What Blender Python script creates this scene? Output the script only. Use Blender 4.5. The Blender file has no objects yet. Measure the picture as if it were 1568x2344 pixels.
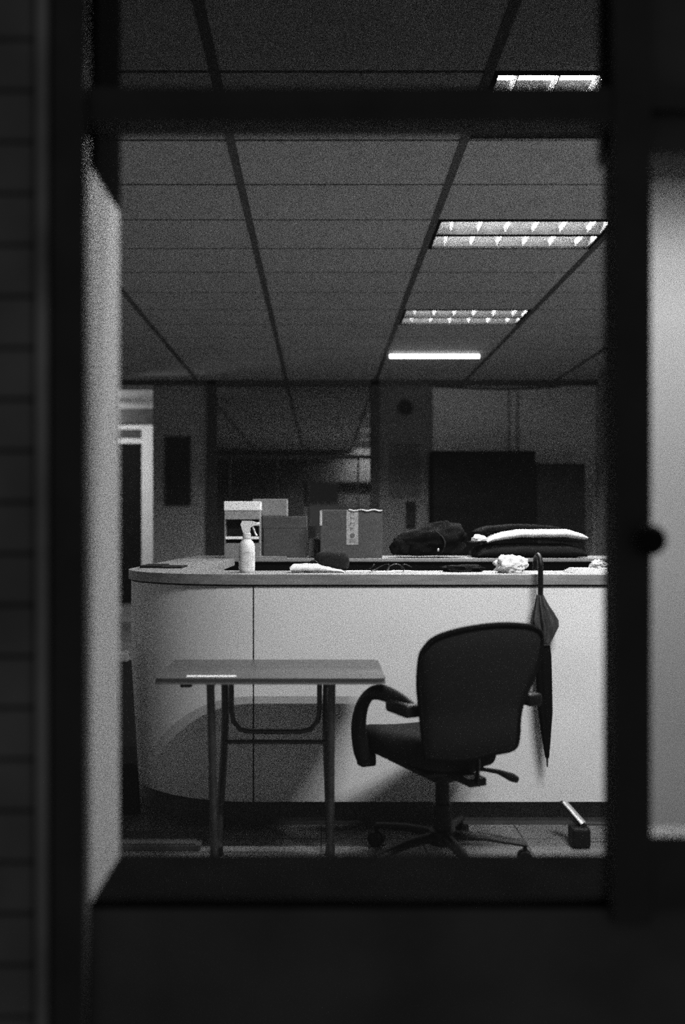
import bpy, bmesh, math, random
from mathutils import Vector, Matrix, noise
random.seed(7)
S = bpy.context.scene
COL = S.collection
PI = math.pi

# ------------------------------------------------------------------ camera
F, CX, CY, ZC = 2080.0, 735.0, 1212.0, 1.225      # focal length in pixels, axis, eye height
cam = bpy.data.cameras.new('camera')
co = bpy.data.objects.new('camera', cam); COL.objects.link(co)
cam.sensor_width = 36.0
cam.lens = F / 2344 * 36
cam.shift_x = (784 - CX) / 2344
cam.shift_y = (CY - 1172) / 2344
co.location = (0, 0, ZC)
co.rotation_euler = (PI / 2, 0, 0)
cam.clip_start = .01
cam.dof.use_dof = True
cam.dof.focus_distance = 4.5
cam.dof.aperture_fstop = 1.25
S.camera = co

# ------------------------------------------------------------------ world, exposure
w = bpy.data.worlds.new('night'); S.world = w
w.use_nodes = True
w.node_tree.nodes['Background'].inputs[0].default_value = (1, 1, 1, 1)
w.node_tree.nodes['Background'].inputs[1].default_value = .08
S.view_settings.view_transform = 'Standard'
S.view_settings.look = 'None'
S.view_settings.exposure = 0.0
S.view_settings.gamma = 1.0
S.view_settings.use_curve_mapping = False
S.cycles.use_denoising = False            # sensor-like grain is left in
S.cycles.caustics_reflective = False
S.cycles.max_bounces = 8
S.cycles.diffuse_bounces = 5
S.cycles.sample_clamp_indirect = 4.0
S.cycles.glossy_bounces = 2
TUBE = 860.0                                       # brightness of the fluorescent tubes

# ------------------------------------------------------------------ helpers
def at(px, py, D):
    return Vector(((px - CX) * D / F, D, ZC - (py - CY) * D / F))

def mat(name, v, rough=.6, metal=0.0, var=.12, scale=8.0, spec=.4, bump=0.0, stretch=(1, 1, 1), emit=0.0, bscale=None):
    m = bpy.data.materials.new(name); m.use_nodes = True
    nt = m.node_tree; N = nt.nodes; L = nt.links
    b = N['Principled BSDF']
    b.inputs['Roughness'].default_value = rough
    b.inputs['Metallic'].default_value = metal
    b.inputs['Specular IOR Level'].default_value = spec
    tc = N.new('ShaderNodeTexCoord'); mp = N.new('ShaderNodeMapping')
    mp.inputs['Scale'].default_value = stretch
    L.new(tc.outputs['Object'], mp.inputs['Vector'])
    nz = N.new('ShaderNodeTexNoise'); nz.inputs['Scale'].default_value = scale
    nz.inputs['Detail'].default_value = 5
    L.new(mp.outputs[0], nz.inputs['Vector'])
    mr = N.new('ShaderNodeMapRange')
    mr.inputs[1].default_value = .3; mr.inputs[2].default_value = .7
    mr.inputs[3].default_value = v * (1 - var); mr.inputs[4].default_value = min(1, v * (1 + var))
    L.new(nz.outputs['Fac'], mr.inputs[0])
    L.new(mr.outputs[0], b.inputs['Base Color'])
    if bump:
        nb = N.new('ShaderNodeTexNoise'); nb.inputs['Scale'].default_value = bscale or scale * 8
        L.new(tc.outputs['Object'], nb.inputs['Vector'])
        bp = N.new('ShaderNodeBump'); bp.inputs['Strength'].default_value = bump
        bp.inputs['Distance'].default_value = .01
        L.new(nb.outputs['Fac'], bp.inputs['Height']); L.new(bp.outputs[0], b.inputs['Normal'])
    if emit:
        b.inputs['Emission Color'].default_value = (1, 1, 1, 1)
        b.inputs['Emission Strength'].default_value = emit
    return m

def glass_mat(name, tint, refl, rough=.0, fres=False):
    m = bpy.data.materials.new(name); m.use_nodes = True
    nt = m.node_tree; N = nt.nodes; L = nt.links
    N.remove(N['Principled BSDF'])
    t = N.new('ShaderNodeBsdfTransparent'); t.inputs[0].default_value = (tint, tint, tint, 1)
    g = N.new('ShaderNodeBsdfGlossy'); g.inputs['Roughness'].default_value = rough
    g.inputs[0].default_value = (1, 1, 1, 1)
    mx = N.new('ShaderNodeMixShader'); mx.inputs[0].default_value = refl
    L.new(t.outputs[0], mx.inputs[1]); L.new(g.outputs[0], mx.inputs[2])
    L.new(mx.outputs[0], N['Material Output'].inputs[0])
    return m

def tile_mat(name, v, vj, size, rough, off=0.0):
    """square floor tiles with darker joints"""
    m = mat(name, v, rough, var=.25, scale=3.0, spec=.5)
    nt = m.node_tree; N = nt.nodes; L = nt.links
    b = N['Principled BSDF']; src = b.inputs['Base Color'].links[0].from_socket
    tc = N.new('ShaderNodeTexCoord'); br = N.new('ShaderNodeTexBrick')
    br.offset = off; br.inputs['Scale'].default_value = 1
    br.inputs['Brick Width'].default_value = size; br.inputs['Row Height'].default_value = size
    br.inputs['Mortar Size'].default_value = .004
    br.inputs['Mortar'].default_value = (vj, vj, vj, 1)
    L.new(tc.outputs['Object'], br.inputs['Vector'])
    L.new(src, br.inputs['Color1']); L.new(src, br.inputs['Color2'])
    L.new(br.outputs['Color'], b.inputs['Base Color'])
    return m

class MB:
    """collects shapes into one mesh"""
    def __init__(self): self.bm = bmesh.new()
    def box(self, x0, x1, y0, y1, z0, z1, bev=0.0, seg=2, M=None):
        r = bmesh.ops.create_cube(self.bm, size=1)
        vs = r['verts']
        for v in vs:
            v.co = Vector(((x0 + x1) / 2 + v.co.x * (x1 - x0), (y0 + y1) / 2 + v.co.y * (y1 - y0), (z0 + z1) / 2 + v.co.z * (z1 - z0)))
        if bev:
            es = list({e for v in vs for e in v.link_edges})
            q = bmesh.ops.bevel(self.bm, geom=es, offset=bev, segments=seg, affect='EDGES', profile=.5)
            vs = list({v for f in q['faces'] for v in f.verts} | {v for v in vs if v.is_valid})
        if M is not None:
            for v in vs: v.co = M @ v.co
        return vs
    def prism(self, pts, y0, y1, axis='y'):
        """closed outline extruded; pts are (a,b); axis y: (x,z), z: (x,y), x: (y,z)"""
        def P(a, b, c):
            return (a, c, b) if axis == 'y' else ((a, b, c) if axis == 'z' else (c, a, b))
        A = [self.bm.verts.new(P(a, b, y0)) for a, b in pts]
        B = [self.bm.verts.new(P(a, b, y1)) for a, b in pts]
        n = len(pts)
        self.bm.faces.new(A); self.bm.faces.new(B[::-1])
        for i in range(n):
            self.bm.faces.new((A[i], B[i], B[(i + 1) % n], A[(i + 1) % n]))
    def tube(self, path, r, seg=10, cap=True):
        """round tube through points; r a number or one per point"""
        path = [Vector(p) for p in path]; n = len(path)
        rr = r if isinstance(r, (list, tuple)) else [r] * n
        rings = []; up = None
        for i, p in enumerate(path):
            t = (path[min(i + 1, n - 1)] - path[max(i - 1, 0)]).normalized()
            if up is None:
                up = Vector((0, 0, 1)) if abs(t.z) < .9 else Vector((1, 0, 0))
            a = t.cross(up).normalized(); b = a.cross(t).normalized(); up = b
            rx, ry = rr[i] if isinstance(rr[i], tuple) else (rr[i], rr[i])
            rings.append([self.bm.verts.new(p + a * (rx * math.cos(2 * PI * k / seg)) + b * (ry * math.sin(2 * PI * k / seg))) for k in range(seg)])
        for i in range(n - 1):
            for k in range(seg):
                self.bm.faces.new((rings[i][k], rings[i][(k + 1) % seg], rings[i + 1][(k + 1) % seg], rings[i + 1][k]))
        if cap:
            self.bm.faces.new(rings[0][::-1]); self.bm.faces.new(rings[-1])
    def lathe(self, prof, M=None, seg=24, sx=1, sy=1):
        """prof: (radius, height) from bottom to top, about z"""
        M = M or Matrix()
        rings = []
        for r, z in prof:
            if r < 1e-6:
                rings.append([self.bm.verts.new(M @ Vector((0, 0, z)))])
            else:
                rings.append([self.bm.verts.new(M @ Vector((sx * r * math.cos(2 * PI * k / seg), sy * r * math.sin(2 * PI * k / seg), z))) for k in range(seg)])
        for i in range(len(rings) - 1):
            a, b = rings[i], rings[i + 1]
            for k in range(seg):
                q = [a[k % len(a)], a[(k + 1) % len(a)], b[(k + 1) % len(b)], b[k % len(b)]]
                u = []
                for v in q:
                    if v not in u: u.append(v)
                if len(u) > 2: self.bm.faces.new(u)
        for rg, rev in ((rings[0], True), (rings[-1], False)):
            if len(rg) > 1: self.bm.faces.new(rg[::-1] if rev else rg)
    def blob(self, c, rad, amp=.2, freq=1.5, seed=0, flat=True, pw=2.0, sub=4):
        """a lumpy rounded body sitting on its base"""
        r = bmesh.ops.create_icosphere(self.bm, subdivisions=sub, radius=1)
        c = Vector(c)
        for v in r['verts']:
            d = v.co.normalized()
            k = (abs(d.x) ** pw + abs(d.y) ** pw + abs(d.z) ** pw) ** (-1 / pw)
            k *= 1 + amp * noise.noise(d * freq + Vector((seed, seed * 2, 0))) + amp * .5 * noise.noise(d * freq * 2.7 + Vector((0, seed, 5)))
            p = Vector((d.x * rad[0], d.y * rad[1], d.z * rad[2])) * k
            if flat: p.z = max(p.z, -rad[2] * .75)
            v.co = c + p
        return r['verts']
    def build(self, name, m, parent=None, smooth=None, origin=None):
        bmesh.ops.recalc_face_normals(self.bm, faces=self.bm.faces)
        me = bpy.data.meshes.new(name)
        if origin is not None:
            for v in self.bm.verts: v.co -= Vector(origin)
        self.bm.to_mesh(me); self.bm.free()
        me.materials.append(m)
        o = bpy.data.objects.new(name, me); COL.objects.link(o)
        if origin is not None: o.location = origin
        if smooth:
            for p in me.polygons: p.use_smooth = True
            if smooth < 179: me.set_sharp_from_angle(angle=math.radians(smooth))
        if parent:
            o.parent = parent
            wl = Vector(); q = parent
            while q: wl += q.location; q = q.parent
            o.location = o.location - wl
        return o

def tag(o, label=None, cat=None, group=None, kind=None):
    if label: o['label'] = label
    if cat: o['category'] = cat
    if group: o['group'] = group
    if kind: o['kind'] = kind
    return o
def thing(name, loc, label, cat, group=None, kind=None):
    o = bpy.data.objects.new(name, None); COL.objects.link(o)
    o.location = loc; o.empty_display_size = .1
    return tag(o, label, cat, group, kind)
def struct(name, mb, m, parent=None, smooth=None, label=None, cat=None):
    o = mb.build(name, m, parent, smooth)
    if not parent: o['kind'] = 'structure'
    return tag(o, label, cat)
def bx(*a, **k):
    b = MB(); b.box(*a, **k); return b
def one(name, mb, m, label, cat, group=None, smooth=None, origin=None):
    return tag(mb.build(name, m, None, smooth, origin), label, cat, group)
def smooth_path(pts, n=8):
    """Catmull-Rom through points"""
    P = [Vector(p) for p in pts]; out = []
    P = [P[0] * 2 - P[1]] + P + [P[-1] * 2 - P[-2]]
    for i in range(1, len(P) - 2):
        for k in range(n):
            t = k / n
            a, b, c, d = P[i - 1], P[i], P[i + 1], P[i + 2]
            out.append(.5 * ((2 * b) + (c - a) * t + (2 * a - 5 * b + 4 * c - d) * t * t + (3 * b - a - 3 * c + d) * t ** 3))
    out.append(P[-2]); return out

# ------------------------------------------------------------------ materials
M_tile = mat('ceiling board', .37, .8, var=.06, scale=3, bump=.2, bscale=60)
M_runner = mat('dark ceiling channel', .05, .6)
M_void = mat('ceiling void', .03, .9)
M_floor = tile_mat('floor tile', .16, .07, .4, .35)
M_wallpanel = mat('darker wall panel', .14, .9, var=.1, scale=2)
M_part = mat('grey partition paint', .23, .75, var=.06, scale=2)
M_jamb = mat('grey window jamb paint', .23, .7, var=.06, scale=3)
M_wall = mat('painted wall', .62, .75, var=.06, scale=2)
M_wallgrey = mat('grey painted wall', .33, .75, var=.1, scale=2)
M_pale = mat('pale painted wall', .68, .7, var=.05, scale=2)
M_clad = mat('dark cladding', .13, .7, var=.3, scale=5)
M_out = mat('dark outer wall', .075, .7, var=.3, scale=5)
M_frame = mat('dark window frame', .045, .6, var=.2, spec=.2)
M_sill_shade = mat('dark stone sill and jamb shade', .002, .9, var=.3, spec=.0)  # stone sill colour, also the painted shade on the upper jamb
M_black = mat('black plastic', .004, .5, var=.2, spec=.15)
M_dark = mat('dark fabric', .013, .9, var=.25, scale=60, spec=.05)
M_darker = mat('black cloth', .003, .9, var=.3, scale=30, spec=.03)
M_chair = mat('charcoal upholstery', .0115, .9, var=.2, scale=150, spec=.05)
M_white = mat('white plastic', .80, .4, var=.04)
M_paper = mat('white paper', .82, .8, var=.05, scale=5)
M_cloth = mat('white cloth', .85, .95, var=.08, scale=20, bump=.3, bscale=120)
M_card = mat('brown carton', .042, .8, var=.15, scale=9, stretch=(1, 1, 4))
M_cardlt = mat('pale carton', .16, .8, var=.1, scale=9)
M_label = mat('printed label', .24, .6, var=.25, scale=60)
M_ink = mat('dark print', .07, .7)
M_tape = mat('clear tape', .40, .15, var=.25, scale=25, spec=.8)
M_panel = mat('white laminate', .74, .5, var=.05, scale=3)
M_wood = mat('worn wooden top', .22, .42, var=.30, scale=5, stretch=(1, 9, 9))
M_plinth = mat('dark plinth', .06, .6, var=.3)
M_steel = mat('dull steel tube', .055, .3, metal=.5, var=.25, scale=20)
M_rack = mat('dark painted tube', .05, .4, metal=.3, var=.2)
M_alu = mat('aluminium', .75, .3, metal=.9, var=.05)
M_reflector = mat('white sheet steel', .8, .4, var=.03, spec=.5)
M_specular = mat('bright reflector', .62, .22, metal=1.0, var=.03)
M_tube = mat('fluorescent tube', .9, .4, emit=TUBE)
M_tubedim = mat('fluorescent tube, weaker', .9, .4, emit=TUBE * .68)
M_lframe = mat('dark lamp frame', .006, .9, spec=.0)
M_tubefar = mat('fluorescent tube, weakest', .9, .4, emit=TUBE * .010)
M_tubeadded = mat('added unseen passage tube', .9, .4, emit=TUBE * .42)
M_clear = glass_mat('clear window glass', .96, .02)
M_tint = glass_mat('tinted transom glass', .5, .02)
M_mirror = glass_mat('dark partition glass', .40, .45, rough=.03)
M_tedge = mat('worn table edge', .13, .5)
M_step = mat('dull grey board top', .05, .7)
M_board = mat('dark board', .012, .8, var=.3, spec=.2)
M_cab = mat('dark cabinet', .005, .7, var=.3, spec=.03)

# ------------------------------------------------------------------ room shell
CZ = 3.225                 # ceiling height
XL, XR = -2.75, 3.70
YF, YB = 1.612, 12.2
RUN = [.735 + 1.2 * k for k in range(-3, 3)]          # dark channels along the room
ROW = [5.87 + .6 * k - (.10 if k < -2 else 0) for k in range(-7, 11)]          # board seams across it
LAMP_ROWS = (0, 4, 7, 11)
struct('floor', bx(XL - 2, XR + .2, 1.2, 17, -.1, 0), M_floor)
b = MB()
edges = [XL] + RUN[1:] + [XR]
for i in range(len(edges) - 1):
    x0, x1 = edges[i], edges[i + 1]
    for k in range(len(ROW)):
        y0, y1 = ROW[k], min(YB, (ROW + [99])[k + 1])
        if abs(x0 - .735) < .01 and k in LAMP_ROWS: continue
        b.box(x0 + .005, x1 - .005, y0 + .012, y1 - .012, CZ, CZ + .015)
struct('ceiling', b, M_tile)
b = MB()
for x in RUN[1:]: b.box(x - .022, x + .022, YF, YB, CZ - .006, CZ + .03)
struct('trim_1', b, M_runner)
struct('trim_2', bx(XL, XR, YB - .05, YB, CZ - .07, CZ, ), M_runner)
struct('ceiling_void', bx(XL - .2, XR + .2, 1.4, YB + .1, CZ + .35, CZ + .4), M_void)
struct('wall_left', bx(XL - .15, XL, 1.40, YB, 0, CZ + .35), M_wallgrey)
struct('wall_right', bx(XR, XR + .15, 1.40, YB + .1, 0, CZ + .35), M_wallgrey)
PX0 = 1.30
struct('wall_partition', bx(PX0, XR, 3.72, 3.84, 0, CZ - .001), M_part)

# back wall: pillar, glazing, panel, wall to the right
D = YB
def X(px, D=YB): return (px - CX) * D / F
def Z(py, D=YB): return ZC - (py - CY) * D / F
b = MB()
b.box(X(350), X(476), YB, YB + .25, 0, CZ + .35)
b.box(X(476), X(868) - .001, YB, YB + .2, 0, .85)
struct('wall_back', b, M_wallgrey)
struct('wall_back_panel', bx(X(868), X(990), YB, YB + .25, 0, CZ + .35), M_wallpanel)
struct('wall_back_right', bx(X(990), XR + .1, YB + .05, YB + .25, 0, CZ + .35), M_wall)
struct('wall_behind_glass', bx(X(476) - .5, X(868) + .5, 14.4, 14.5, 0, CZ + .35), M_void)
w2 = thing('window_2', (X(660), YB, .85), None, None, kind='structure')
b = MB(); b.box(X(475), X(495), YB - .05, YB + .1, .85, CZ); b.build('frame_post', M_frame, w2)
b = MB(); b.box(X(848), X(868), YB - .05, YB + .1, .85, CZ); b.build('frame_post', M_frame, w2)
b = MB(); b.box(X(495), X(848), YB - .0, YB + .05, .85, .92); b.build('bottom_rail', M_frame, w2)
bx(X(495), X(848), YB + .02, YB + .03, .92, CZ).build('glass_pane', M_mirror, w2)
for px in (526, 634, 706, 820):
    bx(X(px) - .012, X(px) + .012, YB - .01, YB + .06, .92, Z(1046)).build('sash_bar', M_steel, w2)
bx(X(495), X(848), YB - .01, YB + .06, Z(1050), Z(1042)).build('sash_rail', M_rack, w2)

# passage beyond the pillar
struct('ceiling_passage', bx(-4.6, X(350), YB, 15.2, 3.10, 3.15), M_wall)
struct('trim_3', bx(-4.6, X(350) - .02, 14.1, 14.3, 2.88, 3.10), M_frame)
Dp = 15.0
b = MB()
b.box(X(324, Dp), -1.9, Dp, Dp + .15, 0, 3.1)
b.box(-4.6, X(324, Dp), Dp, Dp + .15, Z(983, Dp), 3.1)
struct('wall_passage', b, M_pale)
struct('wall_passage_left', bx(-4.6, -4.5, YB, Dp, 0, 3.1), M_wallgrey)
struct('wall_passage_right', bx(X(350), X(350) + .1, YB + .25, Dp, 0, 3.1), M_wallgrey)
struct('wall_passage_front', bx(-4.6, XL - .15, YB - .1, YB, 0, 3.6), M_wallgrey)
d1 = thing('door_1', (X(290, Dp), Dp, 0), None, None, kind='structure')
bx(-4.5, X(324, Dp) - .0, Dp + .04, Dp + .09, 0, Z(1016, Dp)).build('door_leaf', M_cab, d1)
bx(-4.5, X(324, Dp) - .0, Dp + .02, Dp + .1, Z(1015, Dp), Z(1003, Dp)).build('door_head', M_wall, d1)
bx(-4.5, X(324, Dp) - .0, Dp + .03, Dp + .1, Z(1003, Dp), Z(983, Dp)).build('door_light', M_frame, d1)

# front wall with the window we look through
XJ = -.358
b = MB()
b.box(XL - .15, XJ - .045, 1.41, YF, 0, CZ + .35)
b.box(XJ - .045, XR + .15, 1.41, YF, 0, .6365)
b.box(XJ - .045, XR + .15, 1.41, YF, 2.42, CZ + .35)
b.box(.4465, XR + .15, 1.41, 1.47, 1.811, 2.42)
b.box(1.10, XR + .15, 1.41, YF, .642, 1.811)
struct('wall_front', b, M_out)
b = MB()                                       # dark boarded cladding outside, left of the window
for k in range(34):
    z = .02 + k * .078
    b.box(-1.1, XJ - .078, 1.375, 1.41, z, z + .0745, bev=.004, seg=1)
struct('trim_4', b, M_clad)
struct('trim_5', bx(XJ - .074, XJ - .056, 1.372, 1.41, 0, 2.6, bev=.004), mat('weathered edge strip', .24, .6, var=.4, scale=5))
w1 = thing('window_1', (.04, 1.41, .642), None, None, kind='structure')
bx(XJ - .052, XJ, 1.38, 1.41, 0, 2.6, bev=.003).build('outer_stile', M_frame, w1)
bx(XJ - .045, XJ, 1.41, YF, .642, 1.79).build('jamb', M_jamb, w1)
bx(XJ - .045, XJ + .002, 1.41, YF + .004, 1.79, 2.42).build('jamb_shade', M_sill_shade, w1)  # shade on the upper jamb, put in as a near-black block
bx(XJ, 1.1, 1.39, 1.45, 1.868, 1.903, bev=.002).build('transom_bar', M_frame, w1)
bx(XJ, .4465, 1.39, 1.44, 1.848, 1.868).build('top_rail', M_frame, w1)
bx(.4465, .5045, 1.385, 1.44, .62, 2.42, bev=.003).build('mullion', M_frame, w1)
bx(XJ - .02, 1.1, 1.4095, YF + .01, .637, .645).build('sill', M_sill_shade, w1)
bx(.5045, 1.1, 1.39, 1.44, .645, .755).build('bottom_rail', M_frame, w1)
bx(XJ, .4465, 1.418, 1.422, .645, 1.848).build('glass_pane', M_clear, w1)
bx(XJ, .4465, 1.418, 1.422, 1.903, 2.42).build('transom_pane', M_tint, w1)
bx(.5045, 1.1, 1.418, 1.422, .755, 1.811).build('side_pane', M_clear, w1)
kb = MB(); kb.lathe([(.010, 0), (.010, .012), (.020, .016), (.024, .026), (.022, .036), (.012, .041), (0, .042)],
                    M=Matrix.Translation((.4915, 1.385, 1.209)) @ Matrix.Rotation(PI / 2, 4, 'X'))
kb.build('window_knob', M_black, w1, smooth=50)

# ------------------------------------------------------------------ ceiling lights
def louvre_light(row, label, tm):
    x0, x1 = .735 + .026, 1.935 - .026
    y0, y1 = ROW[row] + .004, ROW[row] + .596
    cx, cy = (x0 + x1) / 2, (y0 + y1) / 2
    t = thing('ceiling_light', (cx, cy, CZ), label, 'ceiling light', 'louvred ceiling lights in one row')
    h = MB(); h.box(x0, x1, y0, y1, CZ + .115, CZ + .125)
    for a in ((x0, x0 + .004, y0, y1), (x1 - .004, x1, y0, y1), (x0, x1, y0, y0 + .004), (x0, x1, y1 - .004, y1)):
        h.box(*a, CZ, CZ + .115)
    h.build('housing', M_reflector, t)
    r = MB()
    for a in ((x0, x0 + .02, y0, y1), (x1 - .02, x1, y0, y1), (x0, x1, y0, y0 + .022), (x0, x1, y1 - .022, y1), (x0, x1, cy - .022, cy + .022)):
        r.box(*a, CZ - .004, CZ + .006)
    r.build('frame', M_lframe, t)
    for s in (-1, 1):
        c = cy + s * .144; wd = .122
        prof = []
        for k in range(13):
            u = -1 + 2 * k / 12
            prof.append((u * wd, .095 * (1 - u * u)))
        p = MB()
        inner = [(c + a, CZ + .004 + z) for a, z in prof]
        outer = [(c + a * 1.01, CZ + .007 + z) for a, z in prof[::-1]]
        p.prism(inner + outer, x0 + .02, x1 - .02, axis='x')
        p.build('reflector', M_specular, t, smooth=40)
        u = MB(); u.tube([(x0 + .03, c, CZ + .055), (x1 - .03, c, CZ + .055)], .013, seg=10)
        u.build('tube', tm, t, smooth=60)
        for k in range(6):
            xb = x0 + .02 + (x1 - x0 - .04) * (k + .5) / 6
            q = MB()
            q.prism([(xb - .011, CZ + .038), (xb + .011, CZ + .038), (xb + .002, CZ + .002), (xb - .002, CZ + .002)], c - .10, c + .10)
            q.build('louvre_blade', M_reflector, t)
    return t
louvre_light(0, 'louvred ceiling light just inside the window, above the frame', M_tube)
louvre_light(4, 'louvred ceiling light seen through the pane above the window bar', M_tube)
louvre_light(7, 'louvred ceiling light second from the far end, with two bright bands and bright blades', M_tube)
louvre_light(11, 'small dim louvred ceiling light between the wide one and the far bare tube', M_tubedim)
t = thing('tube_light', (1.29, 10.35, CZ), 'bare glowing tube light at the far end of the ceiling', 'ceiling light')
bx(.75, 1.83, 10.32, 10.38, CZ - .011, CZ - .001, bev=.004).build('batten', M_white, t)
u = MB(); u.tube([(.78, 10.35, CZ - .030), (1.80, 10.35, CZ - .030)], .018, seg=12); u.build('tube', M_tubefar, t, smooth=60)
for x in (.765, 1.815):
    bx(x - .015, x + .015, 10.33, 10.37, CZ - .052, CZ - .0115, bev=.003).build('end_cap', M_white, t)
t = thing('tube_light', (-3.9, 13.2, 2.75), 'unseen tube light added in the passage to brighten its far wall', 'ceiling light')  # added lamp, kept out of view, brightens the far passage wall
bx(-4.4, -3.4, 13.17, 13.23, 2.80, 2.84, bev=.004).build('batten', M_white, t)  # batten of the added passage light
u = MB(); u.tube([(-4.36, 13.2, 2.775), (-3.44, 13.2, 2.775)], .016, seg=10); u.build('tube', M_tubeadded, t, smooth=60)
for x in (-4.37, -3.43):
    bx(x - .014, x + .014, 13.18, 13.22, 2.755, 2.80, bev=.003).build('end_cap', M_white, t)  # end cap of the added passage light
for x in (-4.2, -3.6):
    bx(x - .004, x + .004, 13.196, 13.204, 2.84, 3.10).build('hanger', M_steel, t)

# ------------------------------------------------------------------ reception counter
def plan(off, x_end, y_end=5.74, x_start=None, n=14):
    """outline of the counter front, moved inwards by off: from the right end round the curved corner to the back"""
    c = (-.29, 4.32); R = .60 - off
    pts = []
    if x_end is not None: pts.append((x_end, c[1] - R))
    if x_start is not None and x_start > c[0]: pts.append((x_start, c[1] - R))
    else:
        for k in range(n + 1):
            a = -PI / 2 - (PI / 2) * k / n
            pts.append((c[0] + R * math.cos(a), c[1] + R * math.sin(a)))
        pts.append((c[0] - R, y_end))
    return pts
def band(o0, o1, z0, z1, x_end=PX0 - .004, y_end=5.74, x_start=None):
    A, B = plan(o0, x_end, y_end, x_start), plan(o1, x_end, y_end, x_start)
    m = MB()
    vs = [[m.bm.verts.new((x, y, z)) for x, y in P] for P, z in ((A, z0), (B, z0), (B, z1), (A, z1))]
    for i in range(len(A) - 1):
        for k in range(4):
            m.bm.faces.new((vs[k][i], vs[(k + 1) % 4][i], vs[(k + 1) % 4][i + 1], vs[k][i + 1]))
    for i in (0, -1): m.bm.faces.new([vs[k][i] for k in range(4)])
    return m
cnt = thing('reception_counter', (.2, 3.9, 0), 'white fronted reception counter with a worn wooden ledge and rounded end', 'counter')
SEAM = X(580, 3.72)
band(0, .03, .11, .992, x_start=SEAM + .003).build('front_panel', M_panel, cnt)
m = band(0, .03, .11, .992, x_end=SEAM - .003); m.build('front_panel', M_panel, cnt, smooth=30)
band(.05, .08, 0, .11).build('plinth', M_plinth, cnt, smooth=30)
m = band(-.012, .345, 1.0, 1.041); m.build('ledge_top', M_wood, cnt, smooth=30)
band(.032, .26, .955, .999).build('carcass', M_plinth, cnt, smooth=30)
band(.031, .05, .11, .95).build('backing', M_board, cnt, smooth=30)
TOP = 1.0412
# back counter
bc = thing('back_counter', (1.2, 6.05, 0), 'dark back counter behind the white one, carrying the cartons and bags', 'counter')
bx(-.86, 3.3, 5.80, 6.35, 0, 1.02).build('body', M_cab, bc)
bx(-.88, 3.32, 5.76, 6.38, 1.02, 1.041, bev=.003).build('top', M_cardlt, bc)

# ------------------------------------------------------------------ office chair
TH = math.radians(24)
fw = Vector((-math.sin(TH), math.cos(TH), 0)); rt = Vector((math.cos(TH), math.sin(TH), 0)); up = Vector((0, 0, 1))
post = Vector((.445, 3.335, 0))
ch = thing('office_chair', post, 'charcoal swivel office chair with looped arms, seen from behind in front of the counter', 'chair')
Bc = Vector((.545, 3.105, 0))                  # a point of the back's plane
def on_back(px, py):
    d = Vector(((px - CX) / F, 1, -(py - CY) / F))
    k = Bc.dot(fw) / d.dot(fw)
    p = d * k
    return ((p - Bc).dot(rt), p.z + ZC)
outl = [(975, 1738), (970, 1690), (965, 1640), (956, 1570), (956, 1510), (963, 1482), (985, 1455), (1040, 1434), (1110, 1424), (1180, 1427), (1222, 1438), (1238, 1462),
        (1233, 1510), (1213, 1556), (1192, 1602), (1182, 1645), (1180, 1688), (1168, 1712), (1110, 1722), (1045, 1737)]
o2 = [Vector((*on_back(px, py), 0)) for px, py in outl]
loop = smooth_path(o2 + [o2[0]], 4)[:-1]
cen = sum(loop, Vector()) / len(loop)
def shell(scale, thick, off, push):
    """curved shell from the outline; off = distance of its back face along the facing direction"""
    m = MB(); rings = 7; fr = []
    for side in (0, 1):
        layer = []
        for j in range(rings + 1):
            s = scale * j / rings
            if j == 0: layer.append(None); continue
            ring = []
            for p in loop:
                q = cen + (p - cen) * s
                u = q.x - cen.x; h = q.y - .36
                bow = .9 * u * u + .18 * max(0, h - .25) * -1 + .22 * (h - .25) ** 2      # wraps forward at the sides, leans back at the top
                edge = (1 - max(0, (j - rings + 1.5)) / 1.5 * .55) if j > rings - 2 else 1
                dep = off + bow + (push if side == 0 else push + thick)
                mid = off + bow + push + thick / 2
                dep = mid + (dep - mid) * edge
                ring.append(m.bm.verts.new(Bc + rt * q.x + up * q.y + fw * dep))
            layer.append(ring)
        fr.append(layer)
    n = len(loop)
    for side in (0, 1):
        L = fr[side]
        m.bm.faces.new(L[1])
        for j in range(1, rings):
            for i in range(n): m.bm.faces.new((L[j][i], L[j][(i + 1) % n], L[j + 1][(i + 1) % n], L[j + 1][i]))
    a, b_ = fr[0][rings], fr[1][rings]
    for i in range(n): m.bm.faces.new((a[i], a[(i + 1) % n], b_[(i + 1) % n], b_[i]))
    return m, [(v.co.copy()) for v in fr[0][rings]]
m, rim = shell(.985, .045, -.05, 0)
br = m.build('backrest', M_chair, ch, smooth=60)
m = MB(); m.tube(rim[:] + [rim[0], rim[1]], .0095, seg=8); m.build('piping', M_darker, br, smooth=60)
def loc(a, b_, z): return post + rt * a + fw * b_ + up * z
def CM(a=0, b_=0, z=0):
    M = Matrix((( rt.x, fw.x, 0, 0), (rt.y, fw.y, 0, 0), (0, 0, 1, 0), (0, 0, 0, 1)))
    return Matrix.Translation(post) @ M @ Matrix.Translation((a, b_, z))
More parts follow.
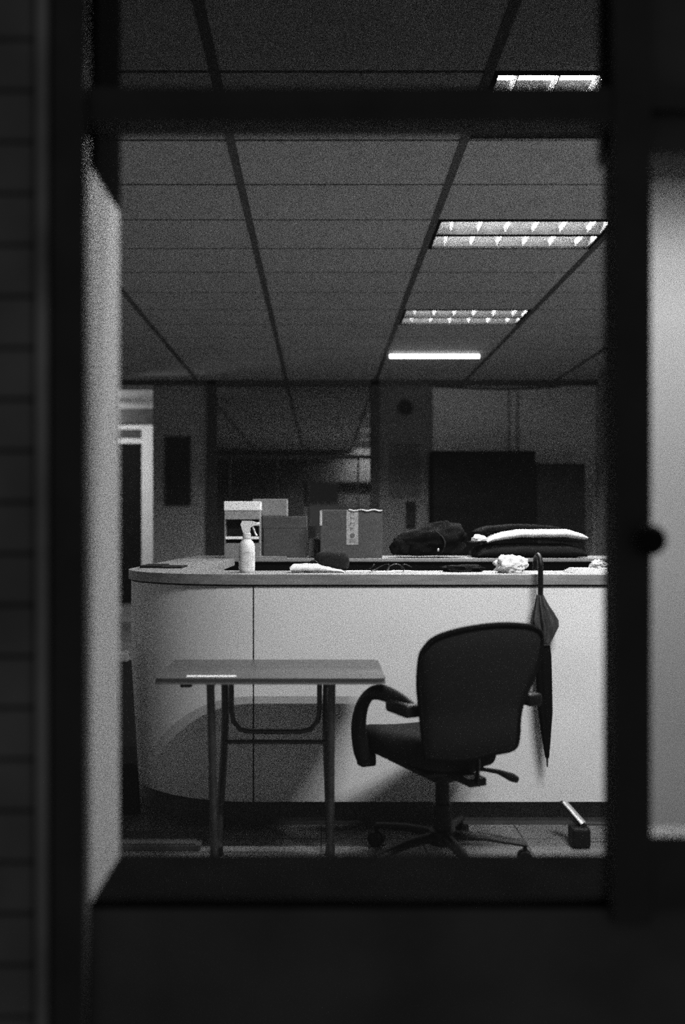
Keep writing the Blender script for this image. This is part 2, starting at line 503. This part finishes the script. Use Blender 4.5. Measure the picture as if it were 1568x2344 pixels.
# seat: a padded slab, rolled at the front
m = MB()
vs = m.box(-.222, .222, -.17, .265, .362, .470, bev=.04, seg=4, M=None)
bmesh.ops.subdivide_edges(m.bm, edges=[e for e in m.bm.edges if e.calc_length() > .2], cuts=6, use_grid_fill=True)
for v in m.bm.verts:
    v.co.z += .018 * (abs(v.co.x) / .24) ** 2 - .02 * max(0, (v.co.y - .15) / .12) ** 2 + .01
    v.co.x *= 1 - .42 * min(1, max(0, (.06 - v.co.y) / .23))
    v.co = CM() @ v.co
m.build('seat', M_chair, ch, smooth=60)
bx(-.125, .125, -.09, .20, .345, .366, bev=.008, M=CM()).build('seat_pan', M_black, ch)
m = MB(); m.box(-.035, .035, -.235, -.08, .34, .37, bev=.006, M=CM()); 
m.tube([loc(0, -.225, .355), loc(0, -.232, .42), loc(0, -.212, .60)], [(.028, .006)] * 3, seg=8)
m.build('back_bracket', M_black, ch, smooth=40)
m = MB(); m.lathe([(.055, .31), (.06, .325), (.06, .344)], M=CM()); m.build('tilt_housing', M_black, ch, smooth=40)
m = MB(); m.lathe([(.034, .10), (.034, .22), (.026, .222), (.026, .31)], M=CM()); m.build('gas_lift', M_black, ch, smooth=40)
m = MB(); m.tube([loc(.04, -.03, .352), loc(.13, -.05, .345), loc(.20, -.065, .33), loc(.255, -.075, .305), loc(.275, -.08, .295)], [.007, .007, .009, .016, .012], seg=8)
m.build('lever', M_black, ch, smooth=50)
# arms
for s in (-1, 1):
    pth = [(.245, .155, .378), (.258, .155, .42), (.268, .15, .50), (.270, .12, .575), (.268, .055, .632), (.262, -.03, .650), (.252, -.13, .640), (.24, -.20, .622)]
    wid = [(.030, .030), (.029, .030), (.027, .028), (.026, .025), (.027, .019), (.029, .016), (.027, .015), (.022, .012)]
    pts = smooth_path([loc(s * a, b_, z) for a, b_, z in pth], 5)
    ws = []
    for i in range(len(pts)):
        k = min(i / 5, len(wid) - 1.001); j = int(k); f_ = k - j
        ws.append(tuple(wid[j][q] * (1 - f_) + wid[j + 1][q] * f_ for q in (0, 1)))
    m = MB(); m.tube(pts, ws, seg=12)
    arm = m.build('armrest', M_black, ch, smooth=60)
    m = MB(); m.box(s * .25 - .03, s * .25 + .03, -.225, -.075, .595, .640, bev=.012, seg=3, M=CM())
    m.build('arm_pad', M_black, arm, smooth=50)
    bx(min(s * .20, s * .262), max(s * .20, s * .262), .135, .185, .345, .392, bev=.008, M=CM()).build('arm_bracket', M_black, arm)
# star base and casters
m = MB(); m.lathe([(.05, .075), (.055, .09), (.05, .125), (.036, .13)], M=CM()); m.build('base_hub', M_black, ch, smooth=40)
for k in range(5):
    a = math.radians(-4 + 72 * k)
    d = Vector((math.cos(a), math.sin(a), 0))
    q = post + d * .30
    m = MB(); m.tube([post + d * .045 + up * .105, post + d * .16 + up * .10, q + up * .078], [(.024, .018), (.021, .015), (.017, .011)], seg=8)
    m.build('base_leg', M_black, ch, smooth=50)
    m = MB(); n_ = Vector((-d.y, d.x, 0))
    for s in (-1, 1): m.tube([q + n_ * (s * .006) + up * .027, q + n_ * (s * .024) + up * .027], .027, seg=16)
    m.tube([q + up * .03, q + up * .075], .008, seg=8)
    m.build('caster', M_black, ch, smooth=40)

# ------------------------------------------------------------------ small table
TX0, TX1, TY0, TY1, TZ = -.580, .226, 3.14, 3.60, .71
tb = thing('folding_table', (-.177, 3.37, 0), 'small folding table with a pale worn top on tubular legs, left of the office chair', 'table')
def rrect(x0, x1, y0, y1, r, n=5):
    p = []
    for cx, cy, a0 in ((x1 - r, y0 + r, -90), (x1 - r, y1 - r, 0), (x0 + r, y1 - r, 90), (x0 + r, y0 + r, 180)):
        for k in range(n + 1):
            a = math.radians(a0 + 90 * k / n); p.append((cx + r * math.cos(a), cy + r * math.sin(a)))
    return p
m = MB(); m.prism(rrect(TX0 + .002, TX1 - .002, TY0 + .002, TY1 - .002, .03), TZ - .014, TZ, axis='z')
M_ttop = mat('worn pale table top', .05, .33, var=.25, scale=4, stretch=(1, 7, 7))
m.build('tabletop', M_ttop, tb)
m = MB()
o_, i_ = rrect(TX0, TX1, TY0, TY1, .032), rrect(TX0 + .012, TX1 - .012, TY0 + .012, TY1 - .012, .02)
V = [[m.bm.verts.new((x, y, z)) for x, y in P] for P, z in ((o_, TZ - .021), (i_, TZ - .021), (i_, TZ - .0145), (o_, TZ - .0145))]
for i in range(len(o_)):
    j = (i + 1) % len(o_)
    for k in range(4): m.bm.faces.new((V[k][i], V[(k + 1) % 4][i], V[(k + 1) % 4][j], V[k][j]))
m.build('edge_band', M_tedge, tb)
U = TZ - .022
def leg(p): 
    m = MB(); m.tube(smooth_path(p, 5), .0145, seg=12); return m
LXa, LXb = -.387, .034
for x, s in ((LXa, 1), (LXb, -1)):
    l = leg([(x - s * .003, 3.20, U), (x, 3.235, .40), (x, 3.29, .012)]).build('leg', M_steel, tb, smooth=60)
    f = MB(); f.tube([(x, 3.29, 0), (x, 3.29, .03)], .018, seg=12); f.build('foot_cap', M_black, l, smooth=40)
    l = leg([(x + s * .012, 3.535, U), (x + s * .014, 3.525, .45), (x + s * .004, 3.45, .15), (x, 3.425, .012)]).build('leg', M_steel, tb, smooth=60)
    f = MB(); f.tube([(x, 3.425, 0), (x, 3.425, .03)], .018, seg=12); f.build('foot_cap', M_black, l, smooth=40)
    bx(x - .014, x + .014, 3.18, 3.56, U - .016, U, bev=.003).build('leg_mount', M_rack, tb)
ya = 3.515
xs0, xs1 = LXa + .040, LXb - .040
u = MB()
pp = [(xs0, ya, U - .002), (xs0, ya, .53), (xs0 + .008, ya, .485), (xs0 + .035, ya, .452), (xs0 + .075, ya, .444), (xs1 - .075, ya, .444), (xs1 - .035, ya, .452), (xs1 - .008, ya, .485), (xs1, ya, .53), (xs1, ya, U - .002)]
u.tube(pp, .0105, seg=10); u.build('brace_loop', M_rack, tb, smooth=60)
u = MB(); u.tube([(LXa + .012, 3.51, .405), (LXb - .012, 3.51, .405)], .009, seg=10); u.build('stretcher', M_rack, tb, smooth=60)
bx(-.49, -.45, 3.155, 3.19, U - .012, U, bev=.003).build('latch', M_black, tb)
one('ruler', bx(-.471, -.298, 3.165, 3.190, TZ, TZ + .003, bev=.001), M_white, 'thin white ruler lying on the front edge of the small table', 'ruler')

# ------------------------------------------------------------------ umbrella hooked on the ledge
ux, uy = X(1238, 3.66), 3.664
um = thing('umbrella', (ux, uy, .30), 'dark folded umbrella hanging by its handle from the counter ledge', 'umbrella')
h = [(ux, uy, .93), (ux, uy, 1.05), (ux, uy, 1.085), (ux, uy + .018, 1.112), (ux, uy + .05, 1.120), (ux, uy + .082, 1.105), (ux, uy + .094, 1.075), (ux, uy + .094, 1.058)]
m = MB(); m.tube(smooth_path(h, 5), .0105, seg=10); m.build('handle', M_black, um, smooth=60)
m = MB(); m.tube([(ux + .002, uy, .945), (ux + .002, uy, .915), (ux + .003, uy, .895)], [.014, .016, .013], seg=10); m.build('collar', M_steel, um, smooth=40)
def pleats(prof, n=8, depth=.28, cx=ux, cy=uy, twist=1.5):
    m = MB(); seg = 48; rings = []
    for x, z, r, ry in prof:
        ring = []
        for k in range(seg):
            a = 2 * PI * k / seg
            f = 1 + depth * math.cos(n * a + twist * z * 8)
            ring.append(m.bm.verts.new((x + r * f * math.cos(a), cy + ry * f * math.sin(a), z)))
        rings.append(ring)
    for i in range(len(rings) - 1):
        for k in range(seg):
            m.bm.faces.new((rings[i][k], rings[i][(k + 1) % seg], rings[i + 1][(k + 1) % seg], rings[i + 1][k]))
    m.bm.faces.new(rings[0]); m.bm.faces.new(rings[-1])
    return m
def uz(py): return Z(py, 3.66)
def uX(px): return X(px, 3.66)
prof = [(uX(1237), uz(1362), .012, .012), (uX(1240), uz(1382), .022, .018), (uX(1245), uz(1402), .036, .023), (uX(1248), uz(1420), .047, .026), (uX(1249), uz(1434), .045, .027), (uX(1247), uz(1452), .034, .026), (uX(1245), uz(1472), .022, .023)]
M_umb = mat('umbrella cloth', .03, .7, var=.8, scale=26, stretch=(2.5, 2.5, .5))
can = pleats(prof, 9, .24).build('canopy', M_umb, um, smooth=60)
prof = [(uX(1245), uz(1472), .022, .021), (uX(1245), uz(1500), .0275, .025), (uX(1246), uz(1560), .0285, .024), (uX(1249), uz(1630), .0265, .021), (uX(1251), uz(1690), .017, .015), (uX(1253), uz(1735), .007, .007)]
pleats(prof, 8, .12).build('folded_cloth', M_darker, can, smooth=60)
m = MB(); m.tube([(uX(1245) + .0265 * math.cos(a), uy + .0265 * math.sin(a), uz(1473) + .003 * math.sin(a)) for a in [2 * PI * k / 20 for k in range(21)]], (.004), seg=6)
m.build('strap', M_steel, um, smooth=60)
m = MB(); m.tube([(uX(1253), uy, uz(1734)), (uX(1253.5), uy, uz(1756))], [.005, .003], seg=8); m.build('tip', M_steel, um, smooth=40)

# ------------------------------------------------------------------ things on the counter ledge
# spray bottle
sx, sy = X(565, 3.90), 3.90
sp = thing('spray_bottle', (sx, sy, TOP), 'white trigger spray bottle standing on the counter ledge', 'bottle')
def TZm(z): return Matrix.Translation((sx, sy, z))
m = MB(); m.lathe([(.030, 0), (.034, .004), (.0345, .02), (.0345, .10), (.034, .112), (.030, .126), (.021, .138), (.0145, .143), (.0145, .150)], M=TZm(TOP), seg=28)
m.build('bottle_body', M_white, sp, smooth=45)
m = MB(); m.lathe([(.0352, .022), (.0352, .088)], M=TZm(TOP), seg=28); m.build('label', mat('bottle label', .62, .5, var=.3, scale=70), sp, smooth=60)
m = MB(); m.lathe([(.0175, .146), (.0180, .148), (.0180, .166), (.014, .170)], M=TZm(TOP), seg=18); m.build('collar', M_white, sp, smooth=40)
m = MB()
m.prism([(sx - .016, TOP + .170), (sx + .013, TOP + .170), (sx + .016, TOP + .192), (sx + .030, TOP + .200), (sx + .046, TOP + .200), (sx + .046, TOP + .214), (sx + .020, TOP + .221), (sx - .020, TOP + .221), (sx - .026, TOP + .205)], sy - .011, sy + .011)
hd = m.build('spray_head', M_white, sp)
m = MB(); m.tube([(sx + .046, sy, TOP + .207), (sx + .056, sy, TOP + .207)], .008, seg=12); m.build('nozzle', M_white, hd, smooth=40)
m = MB(); m.tube(smooth_path([(sx + .024, sy, TOP + .198), (sx + .031, sy, TOP + .182), (sx + .037, sy, TOP + .166), (sx + .044, sy, TOP + .157)], 3), [(.007, .004)] * 10, seg=8)
m.build('trigger', M_white, hd, smooth=50)
# plastic packet
m = MB()
xa, xb = X(665, 3.88), X(788, 3.88)
n = 14; pth = []; rad = []
for k in range(n + 1):
    t_ = k / n
    r = .019 * (min(1, .55 + 6 * t_)) * (1 - max(0, t_ - .45) / .55 * .82)
    pth.append((xa + (xb - xa) * t_, 3.88 + .01 * t_, TOP + r + .0004 + .001 * math.sin(k * 2.1))); rad.append((.035 * (1 - .4 * t_), r))
m.tube(pth, rad, seg=16)
for v in m.bm.verts:
    v.co += Vector((0, 1, 1)) * .003 * noise.noise(v.co * 60); v.co.z = max(v.co.z, TOP)
one('plastic_packet', m, mat('white film packet', .8, .22, var=.25, scale=14, spec=.7), 'white twisted plastic packet lying right of the spray bottle', 'packet', smooth=60)
# dark pouch
px_ = thing('pouch', (X(755, 3.98), 3.985, TOP), 'dark rounded pouch lying on the ledge just behind the plastic packet', 'pouch')
m = MB(); m.blob((X(760, 3.99), 3.985, TOP + .045), (.078, .05, .045), amp=.10, pw=3, seed=3)
for v in m.bm.verts: v.co.z = max(v.co.z, TOP)
m.build('pouch_body', M_dark, px_, smooth=60)
m = MB(); c = Vector((X(718, 3.95), 3.935, TOP + .026)); m.tube([c + Vector((.022 * math.cos(a), .004 * math.sin(a), .022 * math.sin(a))) for a in [2 * PI * k / 20 for k in range(21)]], .0035, seg=6)
m.build('pull_ring', M_black, px_, smooth=60)
# sheets, cable, cloths
for i, (p0, p1, y0, y1, lab) in enumerate(((790, 858, 3.93, 4.02, 'flat white sheet on the ledge beside the dark pouch'), (862, 902, 3.88, 3.98, 'smallest flat white sheet on the ledge, under the cable loops'), (900, 944, 3.94, 4.03, 'flat white sheet on the ledge, first to the right of the cable'))):
    m = bx(X(p0, y0), X(p1, y0), y0, y1, TOP, TOP + .003, bev=.001, seg=1)
    one('paper_sheet', m, M_paper, lab, 'paper', 'loose sheets on the counter ledge')
m = MB(); cpts = []
for k in range(40):
    t_ = k / 39
    cpts.append((X(835, 3.91) + .20 * t_ + .022 * math.sin(t_ * 19), 3.925 + .028 * math.cos(t_ * 17), TOP + .0065 + .012 * (1 + math.sin(t_ * 23 - 1.2)) ** 1.2))
m.tube(smooth_path(cpts, 3), .0022, seg=6)
one('cable', m, M_black, 'thin dark cable looped on the middle of the ledge', 'cable', smooth=60)
m = MB(); m.blob((X(1060, 3.96), 3.965, TOP + .012), (.085, .05, .016), amp=.5, seed=8, pw=2.4)
for v in m.bm.verts: v.co.z = max(v.co.z, TOP)
one('glove', m, M_darker, 'flat black glove on the ledge left of the white cloth', 'glove', smooth=60)
m = MB(); m.blob((X(1170, 3.86), 3.87, TOP + .032), (.068, .055, .044), amp=.3, seed=5, sub=5)
for v in m.bm.verts:
    v.co += (v.co - Vector((X(1170, 3.86), 3.87, TOP + .03))) * .14 * noise.noise(v.co * 55); v.co.z = max(v.co.z, TOP)
one('cloth', m, M_cloth, 'crumpled white cloth in a lump on the ledge near the umbrella', 'cloth', smooth=60)
b_ = thing('paper_stack', (1.18, 3.88, TOP), 'stack of white papers at the right end of the counter ledge', 'paper')
for k in range(4):
    bx(X(1308 + k * 4, 3.84), X(1308 + k * 4, 3.84) + .20 - k * .008, 3.80 + k * .006, 3.98 - k * .004, TOP + k * .0045, TOP + k * .0045 + .0042, bev=.0008, seg=1).build('sheet_bundle', M_paper, b_)
m = MB(); m.blob((X(1372, 3.86), 3.88, TOP + .034), (.030, .028, .018), amp=.6, seed=11, freq=2.2)
for v in m.bm.verts: v.co.z = max(v.co.z, TOP + .0185)
one('tissue', m, M_cloth, 'crumpled tissue on top of the stack of white papers', 'tissue', smooth=40)
one('scrap_paper', bx(X(1248, 3.88), X(1268, 3.88), 3.86, 3.90, TOP, TOP + .004, bev=.001), M_paper, 'small scrap of paper on the ledge just right of the umbrella handle', 'paper')
f = thing('folder', (-.76, 4.45, TOP), 'thin dark folder on the rounded left end of the counter', 'folder')
bx(-.865, -.76, 4.33, 4.56, TOP, TOP + .012, bev=.003).build('cover', M_dark, f)
bx(-.757, -.66, 4.30, 4.50, TOP, TOP + .008, bev=.003).build('flap', M_dark, f)

# ------------------------------------------------------------------ things on the back counter
BZ = 1.0412
def carton(name, p0, p1, pt, y0, y1, z0, m_, label, group=None, tape=True):
    x0, x1 = X(p0, y0), X(p1, y0); z1 = Z(pt, y0)
    t = thing(name, ((x0 + x1) / 2, (y0 + y1) / 2, z0), label, 'box', group)
    bx(x0, x1, y0, y1, z0, z1, bev=.004).build('carton_body', m_, t)
    if tape:
        cy = (y0 + y1) / 2
        bx(x0 - .001, x1 + .001, cy - .025, cy + .025, z1, z1 + .0015).build('tape', M_tape, t)
    return t, x0, x1, z1
G = 'cartons on the back counter'
t, x0, x1, z1 = carton('cardboard_box', 733, 875, 1167, 5.83, 6.13, BZ, M_card, 'brown taped carton with a pale printed strip, in the middle of the back counter', G)
lx0, lx1 = X(793, 5.83), X(820, 5.83)
lb = bx(lx0, lx1, 5.8265, 5.8295, Z(1247, 5.83), z1 - .003).build('label_strip', M_label, t)
m = MB(); zc = Z(1226, 5.83); xc = (lx0 + lx1) / 2
m.lathe([(.006, 0), (.016, 0), (.016, .001), (.006, .001)], M=Matrix.Translation((xc, 5.8264, zc)) @ Matrix.Rotation(PI / 2, 4, 'X'), seg=20)
for k in range(3): m.box(xc - .018, xc + .018, 5.8255, 5.8264, zc - .028 - k * .008, zc - .025 - k * .008)
for k in range(4):
    z_ = zc + .045 + k * .033
    m.box(xc - .014, xc + .014, 5.8255, 5.8264, z_, z_ + .003); m.box(xc - .012, xc - .008, 5.8255, 5.8264, z_ - .014, z_ + .01); m.box(xc + .004, xc + .012, 5.8255, 5.8264, z_ - .012, z_ - .008)
m.build('print_marks', M_ink, lb)
m = MB(); ep = [(x0 + (x1 - x0) * k / 24, 5.826 - .001, z1 - .004 + .004 * math.sin(k * 1.3)) for k in range(11, 25)]
m.tube(ep, .006, seg=6); m.build('edge_tape', M_tape, t, smooth=60)
bx(x0 - .002, x0 + .012, 5.826, 5.829, z1 - .10, z1 - .005).build('side_tape', M_tape, t)
t, a0, a1, za = carton('cardboard_box', 603, 703, 1210, 5.96, 6.24, BZ, M_card, 'low brown carton at the bottom of the left stack on the back counter', G, tape=False)
t, a0, a1, zb = carton('cardboard_box', 600, 702, 1182, 5.96, 6.22, za, M_card, 'flat brown carton in the middle of the left stack, under the pale box', G)
carton('cardboard_box', 578, 657, 1142, 5.97, 6.18, zb + .002, M_cardlt, 'pale box on top of the left stack of cartons', G)
carton('cardboard_box', 706, 731, 1234, 6.0, 6.12, BZ, M_cardlt, 'smallest pale box, squeezed between the left stack and the taped carton', G, tape=False)
# desk rack
rx0, rx1 = X(514, 5.84), X(597, 5.84)

rk = thing('desk_rack', ((rx0 + rx1) / 2, 5.95, BZ), 'pale desk rack with dark open slots behind the spray bottle', 'desk rack')
zt = Z(1148, 5.84)
bx(rx0, rx1, 5.80, 5.95, Z(1169, 5.84), zt, bev=.004).build('top_tray', M_white, rk)
bx(rx0 + .003, rx1 - .003, 5.805, 5.945, Z(1189, 5.84), Z(1169, 5.84) - .001, bev=.002).build('drawer', M_label, rk)
for x in (rx0 + .003, rx1 - .009):
    bx(x, x + .006, 5.805, 5.945, BZ, Z(1189, 5.84) - .001).build('side_panel', M_cardlt, rk)
bx(rx0 + .0095, rx1 - .0095, 5.92, 5.94, BZ + .08, Z(1190, 5.84)).build('back_panel', M_board, rk)
bx(rx0 + .0095, rx1 - .0095, 5.803, 5.915, Z(1234, 5.84), Z(1228, 5.84)).build('shelf', M_white, rk)
bx(rx0 + .0095, rx1 - .0095, 5.805, 5.915, BZ, Z(1243, 5.84), bev=.002).build('lower_drawer', M_cardlt, rk)
one('notepad', bx(X(586, 5.79), X(656, 5.79), 5.775, 5.825, BZ, BZ + .012, bev=.002), M_cardlt, 'flat pale notepad on the edge of the back counter below the left stack', 'notepad')
# rucksack
c = Vector((X(988, 5.95), 6.0, BZ))
bp = thing('backpack', c, 'black slumped backpack lying right of the taped carton', 'bag')
m = MB(); m.blob(c + Vector((0, 0, .10)), (.228, .15, .115), amp=.22, seed=21, pw=2.6, sub=5)
for v in m.bm.verts:
    v.co.z += .05 * max(-1, (v.co.x - c.x) / .25) * (v.co.z - BZ) / .2
    v.co += (v.co - c).normalized() * .010 * noise.noise(v.co * 22); v.co.z = max(v.co.z, BZ)
m.build('bag_body', M_darker, bp, smooth=60)
m = MB(); m.blob(c + Vector((-.20, -.09, .065)), (.07, .05, .06), amp=.35, seed=4)
for v in m.bm.verts: v.co.z = max(v.co.z, BZ)
m.build('side_pocket', M_darker, bp, smooth=60)
m = MB(); m.tube(smooth_path([c + Vector(p) for p in ((.02, -.158, .17), (.06, -.172, .13), (.07, -.176, .08), (.05, -.172, .03))], 4), [(.012, .003)] * 13, seg=8)
m.build('strap', M_dark, bp, smooth=60)
bx(c.x + .018, c.x + .032, c.y - .196, c.y - .180, BZ + .045, BZ + .062, bev=.003).build('buckle', M_alu, bp)
# folded bedding: three layers
def sag(p0, p1, z0f, th, y0, y1, droop, seed):
    m = MB(); x0, x1 = X(p0, 5.9), X(p1, 5.9); n = 24; rows = []
    for k in range(n + 1):
        t_ = k / n; e = min(1, 6 * t_, 6 * (1 - t_)) ** .5
        zz = z0f(t_) + .003 + .005 * noise.noise(Vector((t_ * 6, seed, 0)))
        hh = th * (.35 + .65 * e)
        ring = []
        for q in range(20):
            a = 2 * PI * q / 20
            ca, sa = math.cos(a), math.sin(a)
            yy = (y0 + y1) / 2 + (y1 - y0) / 2 * math.copysign(abs(ca) ** .5, ca)
            ring.append(m.bm.verts.new((x0 + (x1 - x0) * t_, yy, max(BZ + .001, zz + hh / 2 + hh / 2 * math.copysign(abs(sa) ** .7, sa)))))
        rows.append(ring)
    for k in range(n):
        for q in range(20): m.bm.faces.new((rows[k][q], rows[k][(q + 1) % 20], rows[k + 1][(q + 1) % 20], rows[k + 1][q]))
    m.bm.faces.new(rows[0]); m.bm.faces.new(rows[-1])
    return m
fb = thing('folded_bedding', (X(1212, 6), 6.0, BZ), 'folded dark bedding with a pale layer showing, right of the backpack', 'bedding')
one_ = sag(1094, 1340, lambda t_: BZ + .001, .088, 5.84, 6.28, 0, 1).build('under_layer', M_dark, fb, smooth=60)
sag(1088, 1338, lambda t_: BZ + .092 + .018 * math.sin(PI * t_), .016, 5.85, 6.26, 0, 2).build('middle_layer', M_dark, fb, smooth=60)
sag(1112, 1336, lambda t_: BZ + .095 + .032 * min(1, t_ * 3.2) * (1 if t_ < .8 else 1 - (t_ - .8) * 1.6), .055, 5.80, 6.2, 0, 3).build('pale_layer', M_cloth, fb, smooth=60)
sag(1098, 1300, lambda t_: BZ + .155 + .02 * math.sin(PI * t_), .042, 5.90, 6.24, 0, 4).build('top_layer', M_darker, fb, smooth=60)
m = MB(); m.blob(Vector((X(1097, 5.85), 5.86, BZ + .125)), (.045, .03, .022), amp=.4, seed=2); m.build('folded_corner', M_cloth, fb, smooth=60)

# ------------------------------------------------------------------ floor things
p = thing('low_platform', (-.55, 3.45, 0), 'low dark board on the floor below the left of the small table', 'board')
bx(-.80, -.46, 3.46, 3.62, 0, .022, bev=.003).build('board', M_plinth, p)
bx(-.78, -.48, 3.465, 3.615, .0225, .027, bev=.001).build('pale_surface', M_step, p)
# leaning dark board by the counter's rounded end
lb = thing('leaning_board', (-.95, 3.91, 0), 'tall dark board leaning by the rounded left end of the counter', 'board')
m = MB(); m.prism([(-1.05, 0), (-.78, 0), (-.82, .66), (-1.05, .66)], 3.90, 3.93); m.build('panel', M_board, lb)
m = MB(); m.box(-1.05, -.825, 3.892, 3.942, .655, .70, bev=.01, seg=2)
one('draped_cloth', m, M_label, 'pale cloth folded over the top of the leaning dark board', 'cloth')
# foot bar at the right
ft = thing('sign_stand', (1.02, 3.55, 0), 'low metal stand with a sloping bar and black foot, right of the office chair', 'stand')
m = MB(); A_, B_ = at(1292, 1836, 3.60), at(1336, 1886, 3.52)
m.tube([A_, B_], [(.014, .008), (.016, .008)], seg=8); m.build('sloping_bar', M_alu, ft, smooth=40)
m = MB(); m.tube([A_ + Vector((-.012, .012, -.004)), B_ + Vector((-.016, .012, -.006))], [(.014, .008)] * 2, seg=8); m.build('bar_backing', M_black, ft, smooth=40)
m = MB(); m.tube([B_, Vector((1.25, 3.52, B_.z - .003))], .006, seg=8); m.build('cross_bar', M_steel, ft, smooth=40)
bx(.965, 1.035, 3.48, 3.56, 0, B_.z - .008, bev=.01).build('foot', M_black, ft)

# ------------------------------------------------------------------ on the back wall
fr = thing('notice_board', (X(407), YB, Z(1158)), 'tall dark notice board on the grey pillar at the back left', 'board')
bx(X(378), X(437), YB - .03, YB - .002, Z(1158), Z(1000)).build('board_frame', M_frame, fr)
bx(X(381), X(434), YB - .034, YB - .0305, Z(1155), Z(1003)).build('board_sheet', M_board, fr)
ck = thing('wall_clock', (X(927), YB, Z(934)), 'round dark wall clock high on the back panel beside the glazing', 'clock')
m = MB(); m.lathe([(.105, 0), (.11, .01), (.105, .03), (.09, .032)], M=Matrix.Translation((X(927), YB - .001, Z(934))) @ Matrix.Rotation(PI / 2, 4, 'X')); m.build('case', M_frame, ck, smooth=40)
m = MB(); m.lathe([(0, .033), (.09, .033), (.09, .035), (0, .035)], M=Matrix.Translation((X(927), YB - .001, Z(934))) @ Matrix.Rotation(PI / 2, 4, 'X')); m.build('dial', M_board, ck)
po = thing('wall_poster', (X(926), YB, Z(1140)), 'grey poster with a dark heading below the wall clock', 'poster')
bx(X(890), X(962), YB - .006, YB - .001, Z(1140), Z(1046)).build('poster_sheet', mat('grey poster', .06, .7, var=.2, scale=6), po)
bx(X(890), X(962), YB - .0065, YB - .001, Z(1045), Z(1016)).build('heading', M_ink, po)
wb = thing('wall_box', (X(940), YB, Z(1200)), 'narrow dark box on the wall under the grey poster', 'box')
bx(X(930), X(951), YB - .08, YB - .001, Z(1204), Z(1148), bev=.01).build('case', M_board, wb)
bx(X(932), X(949), YB - .084, YB - .0805, Z(1170), Z(1152)).build('cover', M_dark, wb)
cb = thing('tall_cabinet', (2.4, 11.6, 0), 'large dark cabinet against the back wall at the right', 'cabinet')
Dc = 11.7
bx(X(992, Dc), X(1226, Dc), Dc + .02, YB - .005, 0, Z(1032, Dc)).build('body', M_cab, cb)
xm = (X(992, Dc) + X(1226, Dc)) / 2
for a, b2, hx in ((X(992, Dc) + .005, xm - .003, xm - .05), (xm + .003, X(1226, Dc) - .005, xm + .04)):
    dr = bx(a, b2, Dc, Dc + .018, .06, Z(1036, Dc)).build('door', M_cab, cb)
    bx(hx, hx + .012, Dc - .025, Dc - .0005, 1.0, 1.2, bev=.003).build('handle', M_rack, dr)
cb = thing('low_cabinet', (3.1, 11.8, 0), 'second dark cabinet in the far right corner beside the larger one', 'cabinet')
bx(X(1228, Dc), X(1345, Dc), Dc + .12, YB - .005, 0, Z(1060, Dc)).build('body', M_board, cb)
dr = bx(X(1230, Dc), X(1343, Dc), Dc + .10, Dc + .118, .06, Z(1064, Dc)).build('door', M_board, cb)
bx(X(1236, Dc), X(1240, Dc), Dc + .07, Dc + .0995, 1.0, 1.2, bev=.003).build('handle', M_rack, dr)
m = MB(); m.tube(smooth_path([(X(996), YB + .03, Z(884)), (X(1060), YB + .02, Z(887)), (X(1130), YB + .02, Z(890)), (X(1200), YB + .02, Z(889)), (X(1280), YB + .02, Z(884))], 5), .012, seg=8)
one('sagging_cable', m, M_frame, 'dark cable sagging along the top of the back wall at the right', 'cable', smooth=60)
for px, lb_ in ((1166, 'left of the two thin pipes down the back wall at the right'), (1186, 'right of the two thin pipes down the back wall at the right')):
    m = MB(); m.tube([(X(px), YB + .03, Z(894)), (X(px), YB + .03, Z(1030))], .014, seg=8)
    one('pipe', m, M_wallgrey, 'thin grey ' + lb_.replace('thin ', ''), 'pipe', 'pipes on the back wall', smooth=60)
